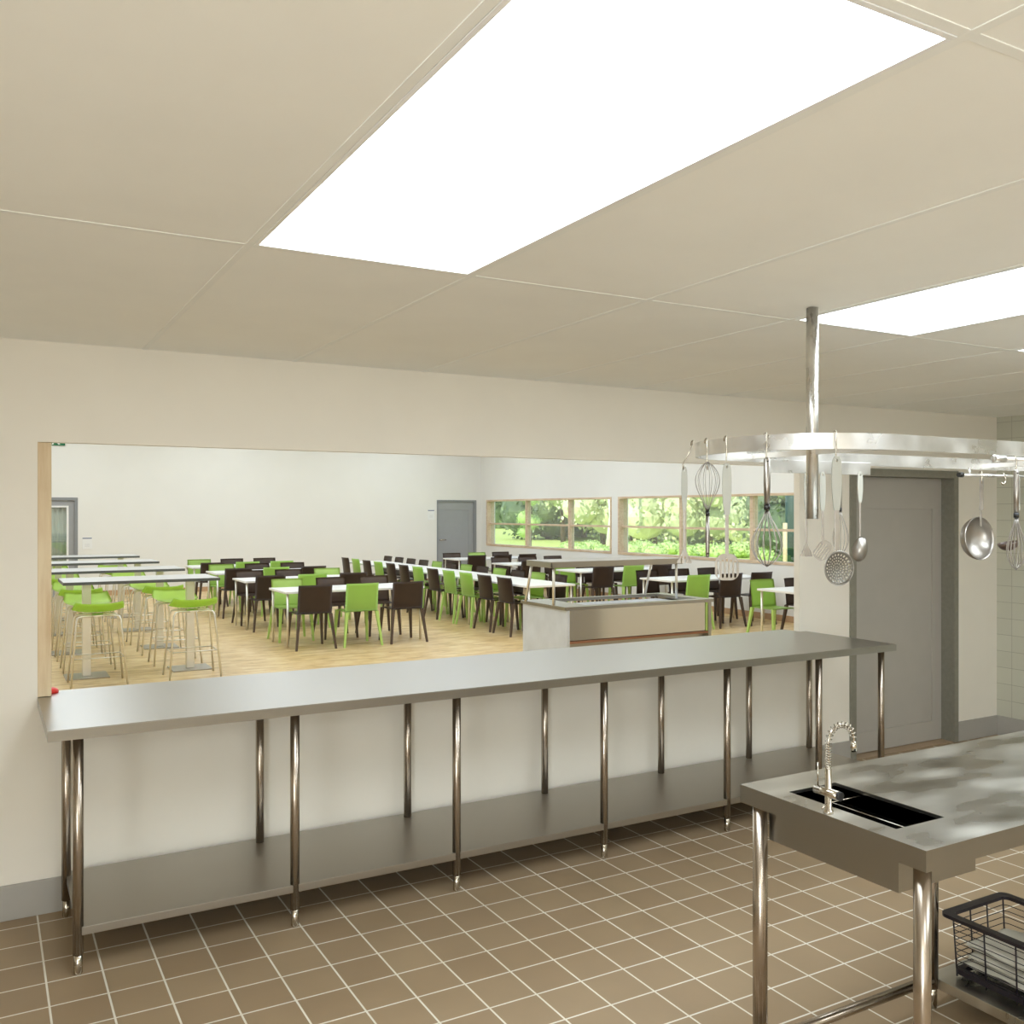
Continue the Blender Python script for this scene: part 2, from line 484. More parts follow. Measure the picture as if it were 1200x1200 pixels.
# kitchen door
t = D.objects.new('door_1', None); COL.objects.link(t); t.location = (DX0, WY, 0); t['kind'] = 'structure'
b = B(); dw = DX1-DX0
box(b, 0, .06, -.012, WT, 0, DZ, .002); box(b, dw-.05, dw, -.012, WT, 0, DZ, .002); box(b, .06, dw-.05, -.012, WT, DZ-.055, DZ, .002)
struct('door_frame', b, M['doorframe'], t)
b = B(); box(b, .06, dw-.05, .11, .145, .008, DZ-.055)
for (p0, p1, q0, q1) in ((.06, dw-.05, 1.775, DZ-.056), (.06, dw-.05, .008, .155), (dw-.155, dw-.05, .155, 1.775), (.06, .14, .155, 1.775)):
    box(b, p0, p1, .1, .112, q0, q1, .002)
struct('door_leaf', b, M['door'], t)
b = B(); box(b, 0, dw, 0, WT, -.02, .004); struct('threshold', b, plain('brown_threshold', (172, 148, 120), .5), t)
# hall door, solid
t = D.objects.new('door_2', None); COL.objects.link(t); t.location = (9.90, HY1, 0); t['kind'] = 'structure'
b = B(); box(b, 0, .03, -.01, .12, 0, 2.052); box(b, 1.04, 1.11, -.01, .12, 0, 2.052); box(b, .03, 1.04, -.01, .12, 2.01, 2.052); struct('door_frame', b, M['hframe'], t)
b = B(); box(b, .03, 1.04, .03, .07, 0, 2.01)
for (p0, p1, q0, q1) in ((.03, 1.04, 1.8, 2.01), (.03, 1.04, 0, .2), (.03, .15, .2, 1.8), (.9, 1.04, .2, 1.8)):
    box(b, p0, p1, .02, .032, q0, q1, .003)
struct('door_leaf', b, M['hdoor'], t)
b = B(); tube(b, [(.09, .02, 1.05), (.09, -.035, 1.05), (.24, -.035, 1.05)], .014, 8); struct('door_handle', b, M['chrome'], t)
# hall door, glazed with curtain
t = D.objects.new('door_3', None); COL.objects.link(t); t.location = (.55, HY1, 0); t['kind'] = 'structure'
W = 1.165
b = B(); box(b, 0, .06, -.015, .12, 0, 2.05); box(b, W-.06, W, -.015, .12, 0, 2.05); box(b, .06, W-.06, -.015, .12, 1.99, 2.05); struct('door_frame', b, M['hframe'], t)
b = B()
for (p0, p1, q0, q1) in ((.06, .17, 0, 1.99), (W-.17, W-.06, 0, 1.99), (.17, W-.17, 1.88, 1.99), (.17, W-.17, 0, .15)):
    box(b, p0, p1, .02, .07, q0, q1, .003)
struct('door_leaf', b, M['hdoor'], t)
b = B()
for (p0, p1, q0, q1) in ((.17, .2, .15, 1.88), (W-.21, W-.17, .15, 1.88), (.2, W-.21, 1.845, 1.88), (.2, W-.21, .15, .18)):
    box(b, p0, p1, .012, .06, q0, q1, .003)
struct('glazing_bead', b, M['white_lam'], t)
b = B(); box(b, .2, W-.21, .04, .046, .18, 1.845); struct('glass_pane', b, M['glass'], t)
b = B(); N = 60
for i in range(N+1):
    x = .15+(W-.3)*i/N; y = .085+.022*math.sin(i*.95)+.008*math.sin(i*2.3)
    for z in (.1, 1.93): b.verts.new((x, y, z))
b.verts.ensure_lookup_table()
for i in range(N): 
    f = b.faces.new((b.verts[2*i], b.verts[2*i+2], b.verts[2*i+3], b.verts[2*i+1])); f.smooth = True
c = struct('curtain', b, M['curtain'], t); b = B(); box(b, .0, W, .13, .149, 0, 2.05); struct('light_block_panel', b, M['hallwall'], t); md = c.modifiers.new('s', 'SOLIDIFY'); md.thickness = .004  # unseen sheet behind the curtain, added to keep outside light off it

# ------------------------------------------------------------ timber post in the opening
b = B(); box(b, OX0, .262, WY+.004, WY+.048, OZ0+.045, OZ1-.001, .003)
struct('trim_2', b, M['wood_post'])

# ------------------------------------------------------------ long steel pass table
TZ = .942
t = thing('steel_prep_table', 'long stainless steel serving table with undershelf along the hatch wall', 'table', (2.5, 4.2, 0))
def T(x, y, z=0): return (x-2.5, y-4.2, z)
b = B()
pts = [(.207, 3.845), (4.865, 3.845), (4.865, WY-.001), (OX1-.003, WY-.001), (OX1-.003, 4.71), (.210, 4.71), (.210, WY-.001), (.207, WY-.001)]
prism(b, [(x-2.5, y-4.2) for x, y in pts], TZ-.04, TZ)
bmesh.ops.recalc_face_normals(b, faces=b.faces)
bmesh.ops.bevel(b, geom=[e for e in b.edges if abs(e.verts[0].co.z-TZ) < 1e-6 and abs(e.verts[1].co.z-TZ) < 1e-6 and max(e.verts[0].co.y, e.verts[1].co.y) < 0], offset=.003, segments=2, affect='EDGES')
obj('tabletop', b, M['steel'], t)
LX = [.314, 1.148, 1.907, 2.735, 3.555, 4.262, 4.80]
for x in LX:
    for y in (3.905, 4.48):
        b = B(); tube(b, [T(x, y, .075), T(x, y, TZ-.04)], .0195, 16)
        lg = obj('leg', b, M['steel_leg'], t)
        b = B(); tube(b, [T(x, y, 0), T(x, y, .006), T(x, y, .03), T(x, y, .085)], .0165, 14, radii=[.012, .0165, .0165, .0155]); obj('foot', b, M['chrome'], lg)
b = B(); box(b, LX[0]-2.5, LX[-1]-2.5+.02, 3.89-4.2, 4.53-4.2, .148, .18, .002); obj('shelf', b, M['steel_shelf'], t)

# red lid at the hatch corner
b = B(); lathe(b, [(0.034, 0), (.036, .006), (.030, .016), (.016, .022), (0, .023)], 20)
tag(obj('red_bottle_cap', b, M['red'], None, (.262, 4.675, TZ)), 'small round red cap at the left end of the hatch worktop', 'cap')

# ------------------------------------------------------------ island with sink
IX0, IX1, IY0, IY1, IZ = 2.06, 4.9, 1.54, 2.203, .90
ic = ((IX0+IX1)/2, (IY0+IY1)/2)
t = thing('sink_island', 'stainless steel island worktop with stained top and inset black sink', 'table', (ic[0], ic[1], 0))
def I(x, y, z=0): return (x-ic[0], y-ic[1], z)
SX0, SX1, SY0, SY1 = 2.133, 2.333, 1.686, 2.071
b = B()
slab_holes(b, [(IX0-ic[0], IY0-ic[1]), (IX1-ic[0], IY0-ic[1]), (IX1-ic[0], IY1-ic[1]), (IX0-ic[0], IY1-ic[1])],
           [[(SX0-ic[0], SY0-ic[1]), (SX1-ic[0], SY0-ic[1]), (SX1-ic[0], SY1-ic[1]), (SX0-ic[0], SY1-ic[1])]], IZ-.055, IZ)
bmesh.ops.recalc_face_normals(b, faces=b.faces)
for f in b.faces: f.material_index = 0 if f.normal.z > .5 else 1
obj('worktop', b, [M['steel_island'], M['steel']], t)
b = B()   # basin box, open on top (outer steel skin)
bx0, bx1, by0, by1, bz = 2.115, 2.44, 1.665, 2.135, .745
for (p0, p1, q0, q1, z0, z1) in ((bx0, bx0+.008, by0, by1, bz, IZ-.056), (bx1-.008, bx1, by0, by1, bz, IZ-.056), (bx0+.008, bx1-.008, by0, by0+.008, bz, IZ-.056), (bx0+.008, bx1-.008, by1-.008, by1, bz, IZ-.056), (bx0, bx1, by0, by1, bz-.006, bz)):
    box(b, p0-ic[0], p1-ic[0], q0-ic[1], q1-ic[1], z0, z1)
sh = obj('sink_housing', b, M['steel'], t)
b = B()
e = .012
for (p0, p1, q0, q1, z0, z1) in ((SX0-e, SX0, SY0, SY1, .78, .89), (SX1, SX1+e, SY0, SY1, .78, .89), (SX0-e, SX1+e, SY0-e, SY0, .78, .89), (SX0-e, SX1+e, SY1, SY1+e, .78, .89), (SX0-e, SX1+e, SY0-e, SY1+e, .77, .78)):
    box(b, p0-ic[0], p1-ic[0], q0-ic[1], q1-ic[1], z0, z1)
obj('basin', b, M['sink'], t)
b = B(); tube(b, [I(SX0+.07, SY0+.002, .884), I(SX0+.07, SY1-.1, .884)], .0016, 6); tube(b, [I(SX0+.07, SY1-.1, .884), I(SX1-.002, SY1-.1, .884)], .0022, 6); obj('basin_rod', b, M['chrome'], t)
for (x, y) in ((2.092, 2.150), (2.125, 1.60), (2.925, 2.165), (2.925, 1.60), (4.8, 2.15), (4.8, 1.6)):
    b = B(); tube(b, [I(x, y, .07), I(x, y, IZ-.055)], .0225, 18); lg = obj('leg', b, M['steel_leg'], t)
    b = B(); tube(b, [I(x, y, 0), I(x, y, .08)], .018, 14); obj('foot', b, M['chrome'], lg)
b = B(); tube(b, [I(2.10, 2.16, .10), I(2.925, 2.16, .10)], .017, 14); obj('lower_rail', b, M['steel_leg'], t)
b = B(); box(b, 2.93-ic[0], 4.82-ic[0], 1.58-ic[1], 2.19-ic[1], .07, .105, .002); obj('shelf', b, M['steel_island'], t)

# tap
t = thing('spring_tap', 'chrome spring-neck tap with side lever standing on the sink island', 'tap', (2.079, 1.87, IZ))
b = B(); lathe(b, [(.0145, 0), (.0145, .008), (.0095, .012), (.0095, .125), (.006, .13), (.006, .14)], 20); obj('body', b, M['chrome'], t)
b = B(); tube(b, [(0, .046, .058), (0, -.036, .058)], .0125, 18); vb = obj('valve', b, M['chrome'], t)
b = B(); tube(b, [(0, -.036, .058), (0, -.046, .058)], .0123, 18); obj('valve_cap', b, M['black'], vb)
b = B(); tube(b, [(0, .038, .066), (0, .038, .135)], .0022, 8); obj('lever', b, M['chrome'], t)
b = B(); tube(b, [(0, 0, .03), (-.018, -.004, .026), (-.03, -.004, .018)], .0025, 8); obj('spout_tube', b, M['chrome'], t)
path = [Vector((0, 0, .12+.0022*k)) for k in range(36)]
z0 = .12+.0022*35; R = .043
for k in range(1, 44):
    a = PI*1.08*k/43; path.append(Vector((R-R*math.cos(a), -.18*(R-R*math.cos(a)), z0+R*1.15*math.sin(a))))
b = B(); tube(b, path, .0034, 10); obj('hose', b, M['chrome'], t)
b = B(); hel = []
L = len(path)-1; turns = 22; S = turns*9
for i in range(S+1):
    f = i/S*L*.93; k = int(f); fr = f-k
    p = path[k].lerp(path[min(k+1, L)], fr); tg = (path[min(k+1, L)]-path[k]); tg.normalize()
    sd = Vector((.18, 1, 0)).normalized(); nn = tg.cross(sd).normalized()
    a = 2*PI*turns*i/S; hel.append(p+(nn*math.cos(a)+sd*math.sin(a))*.0088)
tube(b, hel, .0015, 5); obj('spring', b, M['chrome'], t)
b = B(); e = path[-1]; tube(b, [path[-4], e, e+Vector((.002, 0, -.018))], .0085, 12, radii=[.006, .0095, .0085]); obj('spray_head', b, M['chrome'], t)

# ------------------------------------------------------------ wire basket with towels
BX0, BX1, BY0, BY1, BZ0, BZ1 = 2.988, 3.30, 1.77, 2.135, .106, .33
bc = ((BX0+BX1)/2, (BY0+BY1)/2)
t = thing('wire_basket', 'black wire basket of folded towels on the island undershelf', 'basket', (bc[0], bc[1], BZ0))
hx, hy, hh = (BX1-BX0)/2, (BY1-BY0)/2, BZ1-BZ0
def rrect(x, y, r, n=5):
    o = []
    for cx, cy, a0 in ((x-r, y-r, 0), (-x+r, y-r, 90), (-x+r, -y+r, 180), (x-r, -y+r, 270)):
        for i in range(n+1):
            a = math.radians(a0+90*i/n); o.append((cx+r*math.cos(a), cy+r*math.sin(a)))
    return o
b = B(); slab_holes(b, rrect(hx+.028, hy+.028, .03), [rrect(hx-.004, hy-.004, .02)], hh-.012, hh); obj('rim', b, M['basket'], t)
b = B()
for k in range(9):
    z = .012+k*(hh-.03)/9+.006
    sx = hx-.012+.012*k/8; sy = hy-.012+.012*k/8
    tube(b, [(x, y, z) for x, y in rrect(sx, sy, .02, 4)], .0016, 6, closed=True)
obj('side_wires', b, M['basket'], t)
for i in range(4):
    x = -hx+.012+(2*hx-.024)*i/3
    for q in (-1, 1):
        b = B(); tube(b, [(x*.97, q*(hy-.014), .002), (x, q*(hy-.001), hh-.008)], .0028, 6); obj('upright', b, M['basket'], t)
for i in (1, 2):
    y = -hy+.012+(2*hy-.024)*i/3
    for q in (-1, 1):
        b = B(); tube(b, [(q*(hx-.014), y*.97, .002), (q*(hx-.001), y, hh-.008)], .0028, 6); obj('upright', b, M['basket'], t)
b = B(); slab_holes(b, rrect(hx-.008, hy-.008, .02), [rrect(hx-.03, hy-.03, .015)], .014, .032)
for i in range(1, 12):
    x = -hx+2*hx*i/12; tube(b, [(x, -hy+.02, .02), (x, hy-.02, .02)], .0016, 6)
obj('base', b, M['basket'], t)

def towel(z, h, sx, sy, seed, label):
    rnd = random.Random(seed); b = B(); N = 22
    def surf(u, v, top):
        ex = abs(2*u-1); ey = abs(2*v-1)
        edge = (1-ex**8)*(1-ey**8)
        wv = .004*math.sin(7*u+3*v+seed)+.003*math.sin(11*v-5*u+2*seed)
        zz = z+h/2+(1 if top else -1)*(h/2)*edge**.5+(wv if top else wv*.3)
        return ((2*u-1)*sx+.003*math.sin(9*v+seed), (2*v-1)*sy+.003*math.sin(8*u+seed), max(zz, z))
    for top in (False, True):
        g = [[b.verts.new(surf(i/N, j/N, top)) for j in range(N+1)] for i in range(N+1)]
        for i in range(N):
            for j in range(N):
                f = b.faces.new((g[i][j], g[i+1][j], g[i+1][j+1], g[i][j+1])); f.smooth = True
    bmesh.ops.remove_doubles(b, verts=b.verts, dist=1e-5)
    o = obj('folded_towel', b, M['towel'], None, (bc[0], bc[1], BZ0)); tag(o, label, 'towel', 'folded towels in the wire basket')
towel(.034, .030, hx-.034, hy-.03, 1, 'grey-white folded towel lying lowest in the black wire basket')
towel(.066, .030, hx-.036, hy-.036, 3, 'grey-white folded towel in the middle of the basket stack')
towel(.099, .034, hx-.032, hy-.028, 6, 'grey-white folded towel on top of the basket stack')

# ------------------------------------------------------------ pot rack
RC = (3.4, 2.36)
t = thing('pot_rack', 'oval brushed steel utensil rack hung from the ceiling on a pole', 'rack', (RC[0], RC[1], 1.946))
def outline(off=0):
    o = []
    yn, yf = 1.985-off, 2.735+off; cy = (yn+yf)/2; ry = (yf-yn)/2; xl = 2.568; xr = 4.2; rx = .42+off
    N = 28
    for i in range(N+1):   # left end, from far to near
        a = PI/2+PI*i/N; o.append((xl+rx*math.copysign(abs(math.cos(a))**.85, math.cos(a)), cy+ry*math.copysign(abs(math.sin(a))**.85, math.sin(a))))
    for i in range(N+1):
        a = -PI/2+PI*i/N; o.append((xr+rx*math.copysign(abs(math.cos(a))**.85, math.cos(a)), cy+ry*math.copysign(abs(math.sin(a))**.85, math.sin(a))))
    return [(x-RC[0], y-RC[1]) for x, y in o]
b = B(); slab_holes(b, outline(0), [outline(-.006)], 0, .05)
for f in b.faces:
    if abs(f.normal.z) < .5: f.smooth = True
o = obj('band', b, M['steel_rack'], t, recalc=False)
md = o.modifiers.new('e', 'EDGE_SPLIT'); md.split_angle = math.radians(40)
for px in (2.63, 4.12):
    b = B(); tube(b, [(px-RC[0], 2.44-RC[1], 1.725-1.946), (px-RC[0], 2.44-RC[1], CZ-.003-1.946)], .0215, 22); obj('pole', b, M['steel_pole'], t)
for px in (2.63, 4.12):
    b = B(); box(b, px-RC[0]-.006, px-RC[0]+.006, 1.99-RC[1], 2.73-RC[1], .012, .032); obj('cross_bar', b, M['steel_rack'], t)
b = B(); box(b, 2.69-RC[0], 3.28-RC[0], 2.722-RC[1], 2.734-RC[1], -.040, .012, .001); obj('hook_plate', b, M['steel_rack'], t)
# rods at the right half
b = B(); tube(b, [(3.03-RC[0], 2.0-RC[1], -.012), (3.09-RC[0], 2.0-RC[1], -.012)], .0115, 14); tube(b, [(3.09-RC[0], 2.0-RC[1], -.012), (4.3-RC[0], 2.0-RC[1], -.012)], .0075, 12)
tube(b, [(3.035-RC[0], 2.0-RC[1], -.028), (3.035-RC[0], 2.0-RC[1], .002)], .006, 10); obj('near_rod', b, M['steel_rack'], t)
b = B(); tube(b, [(3.86-RC[0], 2.70-RC[1], -.028), (4.5-RC[0], 2.70-RC[1], -.028)], .007, 12); tube(b, [(3.92-RC[0], 2.70-RC[1], -.028), (3.92-RC[0], 2.71-RC[1], .005)], .005, 8); fr = obj('far_rod', b, M['steel_rack'], t)
b = B(); tube(b, [(3.835-RC[0], 2.70-RC[1], -.028), (3.862-RC[0], 2.70-RC[1], -.028)], .011, 12); obj('rod_cap', b, M['black'], fr)

FW = math.atan(620/1100)
def place(u, Y):
    s, c = math.sin(FW), math.cos(FW); k = (u-600)/1100
    rx, ry = s+k*c, c-k*s; return rx/ry*Y, Y
def depth(x, y): return x*math.sin(FW)+y*math.cos(FW)
def zat(x, y, py): return 1.75-(py-600)*depth(x, y)/1100
HANDFACE = -FW   # local -Y axis faces the camera

def hook(x, y, top, bot, label, side=None, ztop=None):
    """S hook from over the band (top) down to bot"""
    b = B(); dx, dy = side or (0, 0)
    pts = [(-.004, .012, top-.012), (-.004, .012, top-.002), (-.002, .008, top+.004), (0, -.001, top+.005), (0, -.005, top-.002), (dx*.5, -.006+dy*.5, (top+bot)/2), (dx, dy-.002, bot+.012), (dx+.001, dy-.004, bot), (dx+.003, dy+.002, bot-.006), (dx+.004, dy+.009, bot-.002), (dx+.004, dy+.010, bot+.008)]
    tube(b, [(p[0], p[1], p[2]-top) for p in pts], .0022, 7)
    o = obj('s_hook', b, M['chrome'], None, (x, y, top)); o.rotation_euler = (0, 0, HANDFACE); tag(o, label, 'hook', 'steel hooks on the utensil rack'); return o

def smooth_all(b):
    for f in b.faces: f.smooth = True

def handle_flat(name, z1, z0, wmax, par, mat, th=.006, hole=True):
    """flat grip from z1 (top) to z0, in local XZ, facing -Y"""
    pr = []; n = 14
    for i in range(n+1):
        f = i/n; wd = wmax*(.42+.58*math.sin(PI*min(1, .12+f*1.0))**.5) if f < .5 else wmax*(1-.45*((f-.5)/.5)**1.6)
        if f < .12: wd = wmax*(.55+.45*math.sqrt(f/.12))*.9
        pr.append((wd/2, z1+(z0-z1)*f))
    poly = [(x, z) for x, z in pr]+[(-x, z) for x, z in reversed(pr)]
    hs = []
    if hole: hs = [[(.0035*math.cos(2*PI*k/10), z1-.012+.005*math.sin(2*PI*k/10)) for k in range(10)]]
    b = B(); slab_holes(b, poly, hs, -th/2, th/2, Matrix.Rotation(PI/2, 4, 'X'))
    return obj(name, b, mat, par)

def shaft(z1, z0, w, par, mat, th=.004):
    b = B(); box(b, -w/2, w/2, -th/2, th/2, z0, z1, .0008); return obj('shaft', b, mat, par)

def utensil(name, label, cat, x, y, ztop, rz=0):
    return thing(name, label, cat, (x, y, ztop), HANDFACE+rz, 'utensils hanging from the rack')

def fork(x, y, zt, zb, label, rz=0, s=1.0, tines=4):
    t = utensil('serving_fork', label, 'fork', x, y, zt, rz); Lh = (zt-zb)
    handle_flat('handle', 0, -Lh*.45, .021*s, t, M['handle_grey']); shaft(-Lh*.44, -Lh*.87, .0085*s, t, M['utensil'])
    b = B(); hw = .026*s
    poly = [(-.005, -Lh*.85), (.005, -Lh*.85), (.011, -Lh*.90), (hw, -Lh*.985)]
    tp = []
    for i in range(tines):
        a = hw-(2*hw)*(i)/tines; c_ = hw-(2*hw)*(i+.62)/tines; d_ = hw-(2*hw)*(i+1)/tines
        tp += [(a, -Lh), (c_, -Lh)]
        if i < tines-1: tp += [(c_, -Lh*.93), (d_, -Lh*.93)]
    poly += tp + [(-hw, -Lh), (-hw, -Lh*.985), (-.011, -Lh*.90)]
    slab_holes(b, poly, [], -.0015, .0015, Matrix.Rotation(PI/2, 4, 'X')); obj('head', b, M['utensil'], t)

def turner(x, y, zt, zb, label, wd=.08, hl=.088, tilt=0, rz=0, slots=5, s=1, dark=False):
    t = utensil('slotted_turner', label, 'spatula', x, y, zt, rz); Lh = zt-zb
    handle_flat('handle', 0, -Lh*.44, .03*s, t, M['handle_grey']); shaft(-Lh*.43, -(Lh-hl)-.004, .012*s, t, M['utensil'])
    b = B(); o = rrect(wd/2, hl/2, .028*s, 6); o = [(px*(1-.12*max(0, py)/(hl/2)), py) for px, py in o]; hs = []
    for i in range(slots):
        cx = (i-(slots-1)/2)*wd*.172; lw = wd*.05; top = hl*.30-abs(i-(slots-1)/2)*hl*.06
        hs.append([(cx+lw*math.cos(2*PI*k/12), (top if math.sin(2*PI*k/12) > 0 else -hl*.36)+lw*math.sin(2*PI*k/12)) for k in range(12)])
    slab_holes(b, o, hs, -.0012, .0012, Matrix.Translation((0, 0, -(Lh-hl/2))) @ Matrix.Rotation(tilt, 4, 'Y') @ Matrix.Rotation(PI/2, 4, 'X'))
    obj('blade', b, M['utensil'], t)

def skimmer(x, y, zt, zb, label, r=.05, rz=0):
    t = utensil('perforated_skimmer', label, 'skimmer', x, y, zt, rz); Lh = zt-zb
    handle_flat('handle', 0, -Lh*.42, .03, t, M['handle_grey'], .007); 
    b = B(); box(b, -.003, .003, -.006, -.003, -.155*Lh/.39, -.12*Lh/.39, .001); b.free()
    shaft(-Lh*.41, -(Lh-2*r)+.004, .0135, t, M['utensil'], .005)
    b = B(); NA = 96; fr = [.07, .13, .24, .31, .40, .48, .57, .65, .74, .87, 1.0]
    cut = {1: (16, 8), 3: (8, 4), 5: (6, 3), 7: (4, 2), 9: (4, 2)}     # hole rings: period, width in cells
    cen = b.verts.new((0, 0, 0)); rg = []
    for q in fr: rg.append([b.verts.new((q*r*math.cos(2*PI*k/NA), q*r*math.sin(2*PI*k/NA), .012*q*q)) for k in range(NA)])
    for k in range(NA): b.faces.new((cen, rg[0][k], rg[0][(k+1) % NA]))
    for i_ in range(1, len(fr)):
        for k in range(NA):
            if i_ in cut and (k+i_) % cut[i_][0] < cut[i_][1]: continue
            b.faces.new((rg[i_-1][k], rg[i_][k], rg[i_][(k+1) % NA], rg[i_-1][(k+1) % NA]))
    bmesh.ops.transform(b, matrix=Matrix.Translation((0, 0, -(Lh-r))) @ Matrix.Rotation(PI/2, 4, 'X') @ Matrix.Rotation(math.radians(18), 4, 'Y'), verts=b.verts)
    smooth_all(b); ob_ = obj('bowl', b, M['skim'], t); ob_.modifiers.new('s', 'SOLIDIFY').thickness = .0008
    b = B(); tube(b, [((r+.001)*math.cos(2*PI*k/48), (r+.001)*math.sin(2*PI*k/48), .0122) for k in range(48)], .0017, 6, closed=True)
    bmesh.ops.transform(b, matrix=Matrix.Translation((0, 0, -(Lh-r))) @ Matrix.Rotation(PI/2, 4, 'X') @ Matrix.Rotation(math.radians(18), 4, 'Y'), verts=b.verts); obj('rim', b, M['utensil'], t)

def whisk(x, y, zt, zb, label, R=.034, up=False, n=7, rz=0, fat=1.0):
    """handle at the top, wires below (up=True: hangs by its wires)"""
    t = utensil('balloon_whisk', label, 'whisk', x, y, zt, rz); L = zt-zb
    if up: Mx = Matrix.Translation((0, 0, -L)) @ Matrix.Scale(-1, 4, (0, 0, 1))
    else: Mx = Matrix()
    hl = L*.48
    b = B(); tube(b, [(0, 0, 0), (0, 0, -.006), (0, 0, -hl*.5), (0, 0, -hl*.92)], .007, 14, radii=[.0045, .0075*fat, .0088*fat, .0068*fat]); bmesh.ops.transform(b, matrix=Mx, verts=b.verts); obj('handle', b, M['utensil'], t)
    b = B(); tube(b, [(0, -.0092, -.012), (0, -.0095, -.013), (0, .0095, -.013)], .0036, 10); bmesh.ops.transform(b, matrix=Mx, verts=b.verts); obj('hanging_hole', b, M['black'], t)
    b = B(); tube(b, [(0, 0, -hl*.9), (0, 0, -hl*1.0)], .0078*fat, 14); bmesh.ops.transform(b, matrix=Mx, verts=b.verts); obj('collar', b, M['black'], t)
    b = B()
    for k in range(n):
        a = PI*k/n+.15; pts = []
        N = 26
        for i in range(N+1):
            f = i/N; th = PI*2*f
            # teardrop loop
            if f <= .5: g = f/.5; sgn = 1
            else: g = (1-f)/.5; sgn = -1
            z = -hl-(L-hl)*math.sin(g*PI/2)**1.0 if True else 0
            rad = .004+(R-.004)*math.sin(PI*g**1.35)**.9 if g < 1 else .0
            zz = -hl-(L-hl)*(g**.93)
            pts.append((sgn*rad*math.cos(a), sgn*rad*math.sin(a), zz))
        tube(b, pts, .0011*fat, 5)
    bmesh.ops.transform(b, matrix=Mx, verts=b.verts); obj('wires', b, M['utensil'], t)

def spoon(x, y, zt, zb, label, rz=0):
    t = utensil('serving_spoon', label, 'spoon', x, y, zt, rz); Lh = zt-zb; bl = .105; bw = .033
    handle_flat('handle', 0, -Lh*.34, .022, t, M['handle_grey']); shaft(-Lh*.33, -(Lh-bl)-.002, .008, t, M['utensil'])
    b = B(); N = 16; g = []
    for i in range(N+1):
        row = []
        for j in range(N+1):
            u = 2*i/N-1; v = 2*j/N-1
            dx = u*math.sqrt(1-v*v/2); dz = v*math.sqrt(1-u*u/2); r2 = dx*dx+dz*dz
            row.append(b.verts.new((dx*bw*(1.0-.12*dz), .022*(1-r2)*-1, dz*bl/2)))
        g.append(row)
    for i in range(N):
        for j in range(N):
            f = b.faces.new((g[i][j], g[i+1][j], g[i+1][j+1], g[i][j+1])); f.smooth = True
    bmesh.ops.transform(b, matrix=Matrix.Translation((0, 0, -(Lh-bl/2))) @ Matrix.Rotation(math.radians(12), 4, 'Y'), verts=b.verts)
    o = obj('bowl', b, M['utensil'], t); md = o.modifiers.new('s', 'SOLIDIFY'); md.thickness = .0015

# --- on the near rail
x, y = place(812, 2.58); X1, Y1 = x, y
hook(x, y, 1.998, zat(x, y, 548), 'slanted steel hook at the left end of the rack holding the thin fork', side=(-.036, 0))
xx, yy = place(802, 2.60); fork(xx, yy, zat(xx, yy, 547), zat(xx, yy, 660), 'leftmost grey-handled fork hanging off the left end of the rack')
def on_band(u):
    """nearest band point at pixel column u on the near side"""
    best = None
    for (px, py) in outline(0):
        X, Y = px+RC[0], py+RC[1]
        if Y > 2.6: continue
        d = depth(X, Y); uu = 600+1100*(X*math.cos(FW)-Y*math.sin(FW))/d
        if best is None or abs(uu-u) < best[0]: best = (abs(uu-u), X, Y)
    return best[1], best[2]
def band_y(u):
    lo = 1.9; o = [(px+RC[0], py+RC[1]) for px, py in outline(.004)]
    best = None
    for i in range(len(o)-1):
        for f in (0, .25, .5, .75):
            X = o[i][0]*(1-f)+o[i+1][0]*f; Y = o[i][1]*(1-f)+o[i+1][1]*f
            if Y > 2.62: continue
            uu = 600+1100*(X*math.cos(FW)-Y*math.sin(FW))/depth(X, Y)
            if best is None or abs(uu-u) < best[0]: best = (abs(uu-u), X, Y)
    return best[1], best[2]
x, y = band_y(829)
hook(x, y, 1.997, zat(x, y, 548), 'steel hook left of centre holding the upside-down whisk')
whisk(x, y-.004, zat(x, y, 541), zat(x, y, 653), 'balloon whisk hanging upside down by its wires', R=.042, up=True, n=6, fat=.9)
x, y = band_y(851)
hook(x, y, 1.997, zat(x, y, 546), 'steel hook holding the wide slotted turner')
turner(x, y-.004, zat(x, y, 543), zat(x, y, 680), 'wide slotted turner with grey handle hanging from the near rail')
x, y = band_y(898)
hook(x, y, 1.997, zat(x, y, 540), 'steel hook holding the handle-up steel whisk')
whisk(x, y-.004, zat(x, y, 536), zat(x, y, 664), 'steel balloon whisk with black collar, wires down, on the near rail', R=.048, n=7, fat=1.25)
x, y = band_y(981)
hook(x, y, 1.997, zat(x, y, 541), 'steel hook in front of the door holding the round skimmer')
skimmer(x, y-.004, zat(x, y, 535), zat(x, y, 685), 'round perforated skimmer with grey handle, in front of the grey door', r=.0515)
# --- on the far rail
YF = 2.705
x, y = place(945, YF); fork(x, y, zat(x, y, 553), zat(x, y, 652), 'fork on the far rail, just left of the ceiling pole', s=.95)
x, y = place(966, YF); turner(x-.01, y, zat(x, y, 553), zat(x, y, 657), 'small angled slotted turner on the far rail, right of the ceiling pole', wd=.058, hl=.085, tilt=math.radians(35), s=.8, slots=5)
x, y = place(985, YF); whisk(x, y, zat(x, y, 553), zat(x, y, 650), 'thin whisk on the far rail hidden behind the round skimmer', R=.032, n=6, fat=.7)
x, y = place(1008, YF); spoon(x, y, zat(x, y, 553), zat(x, y, 658), 'solid oval serving spoon on the far rail against the grey door')
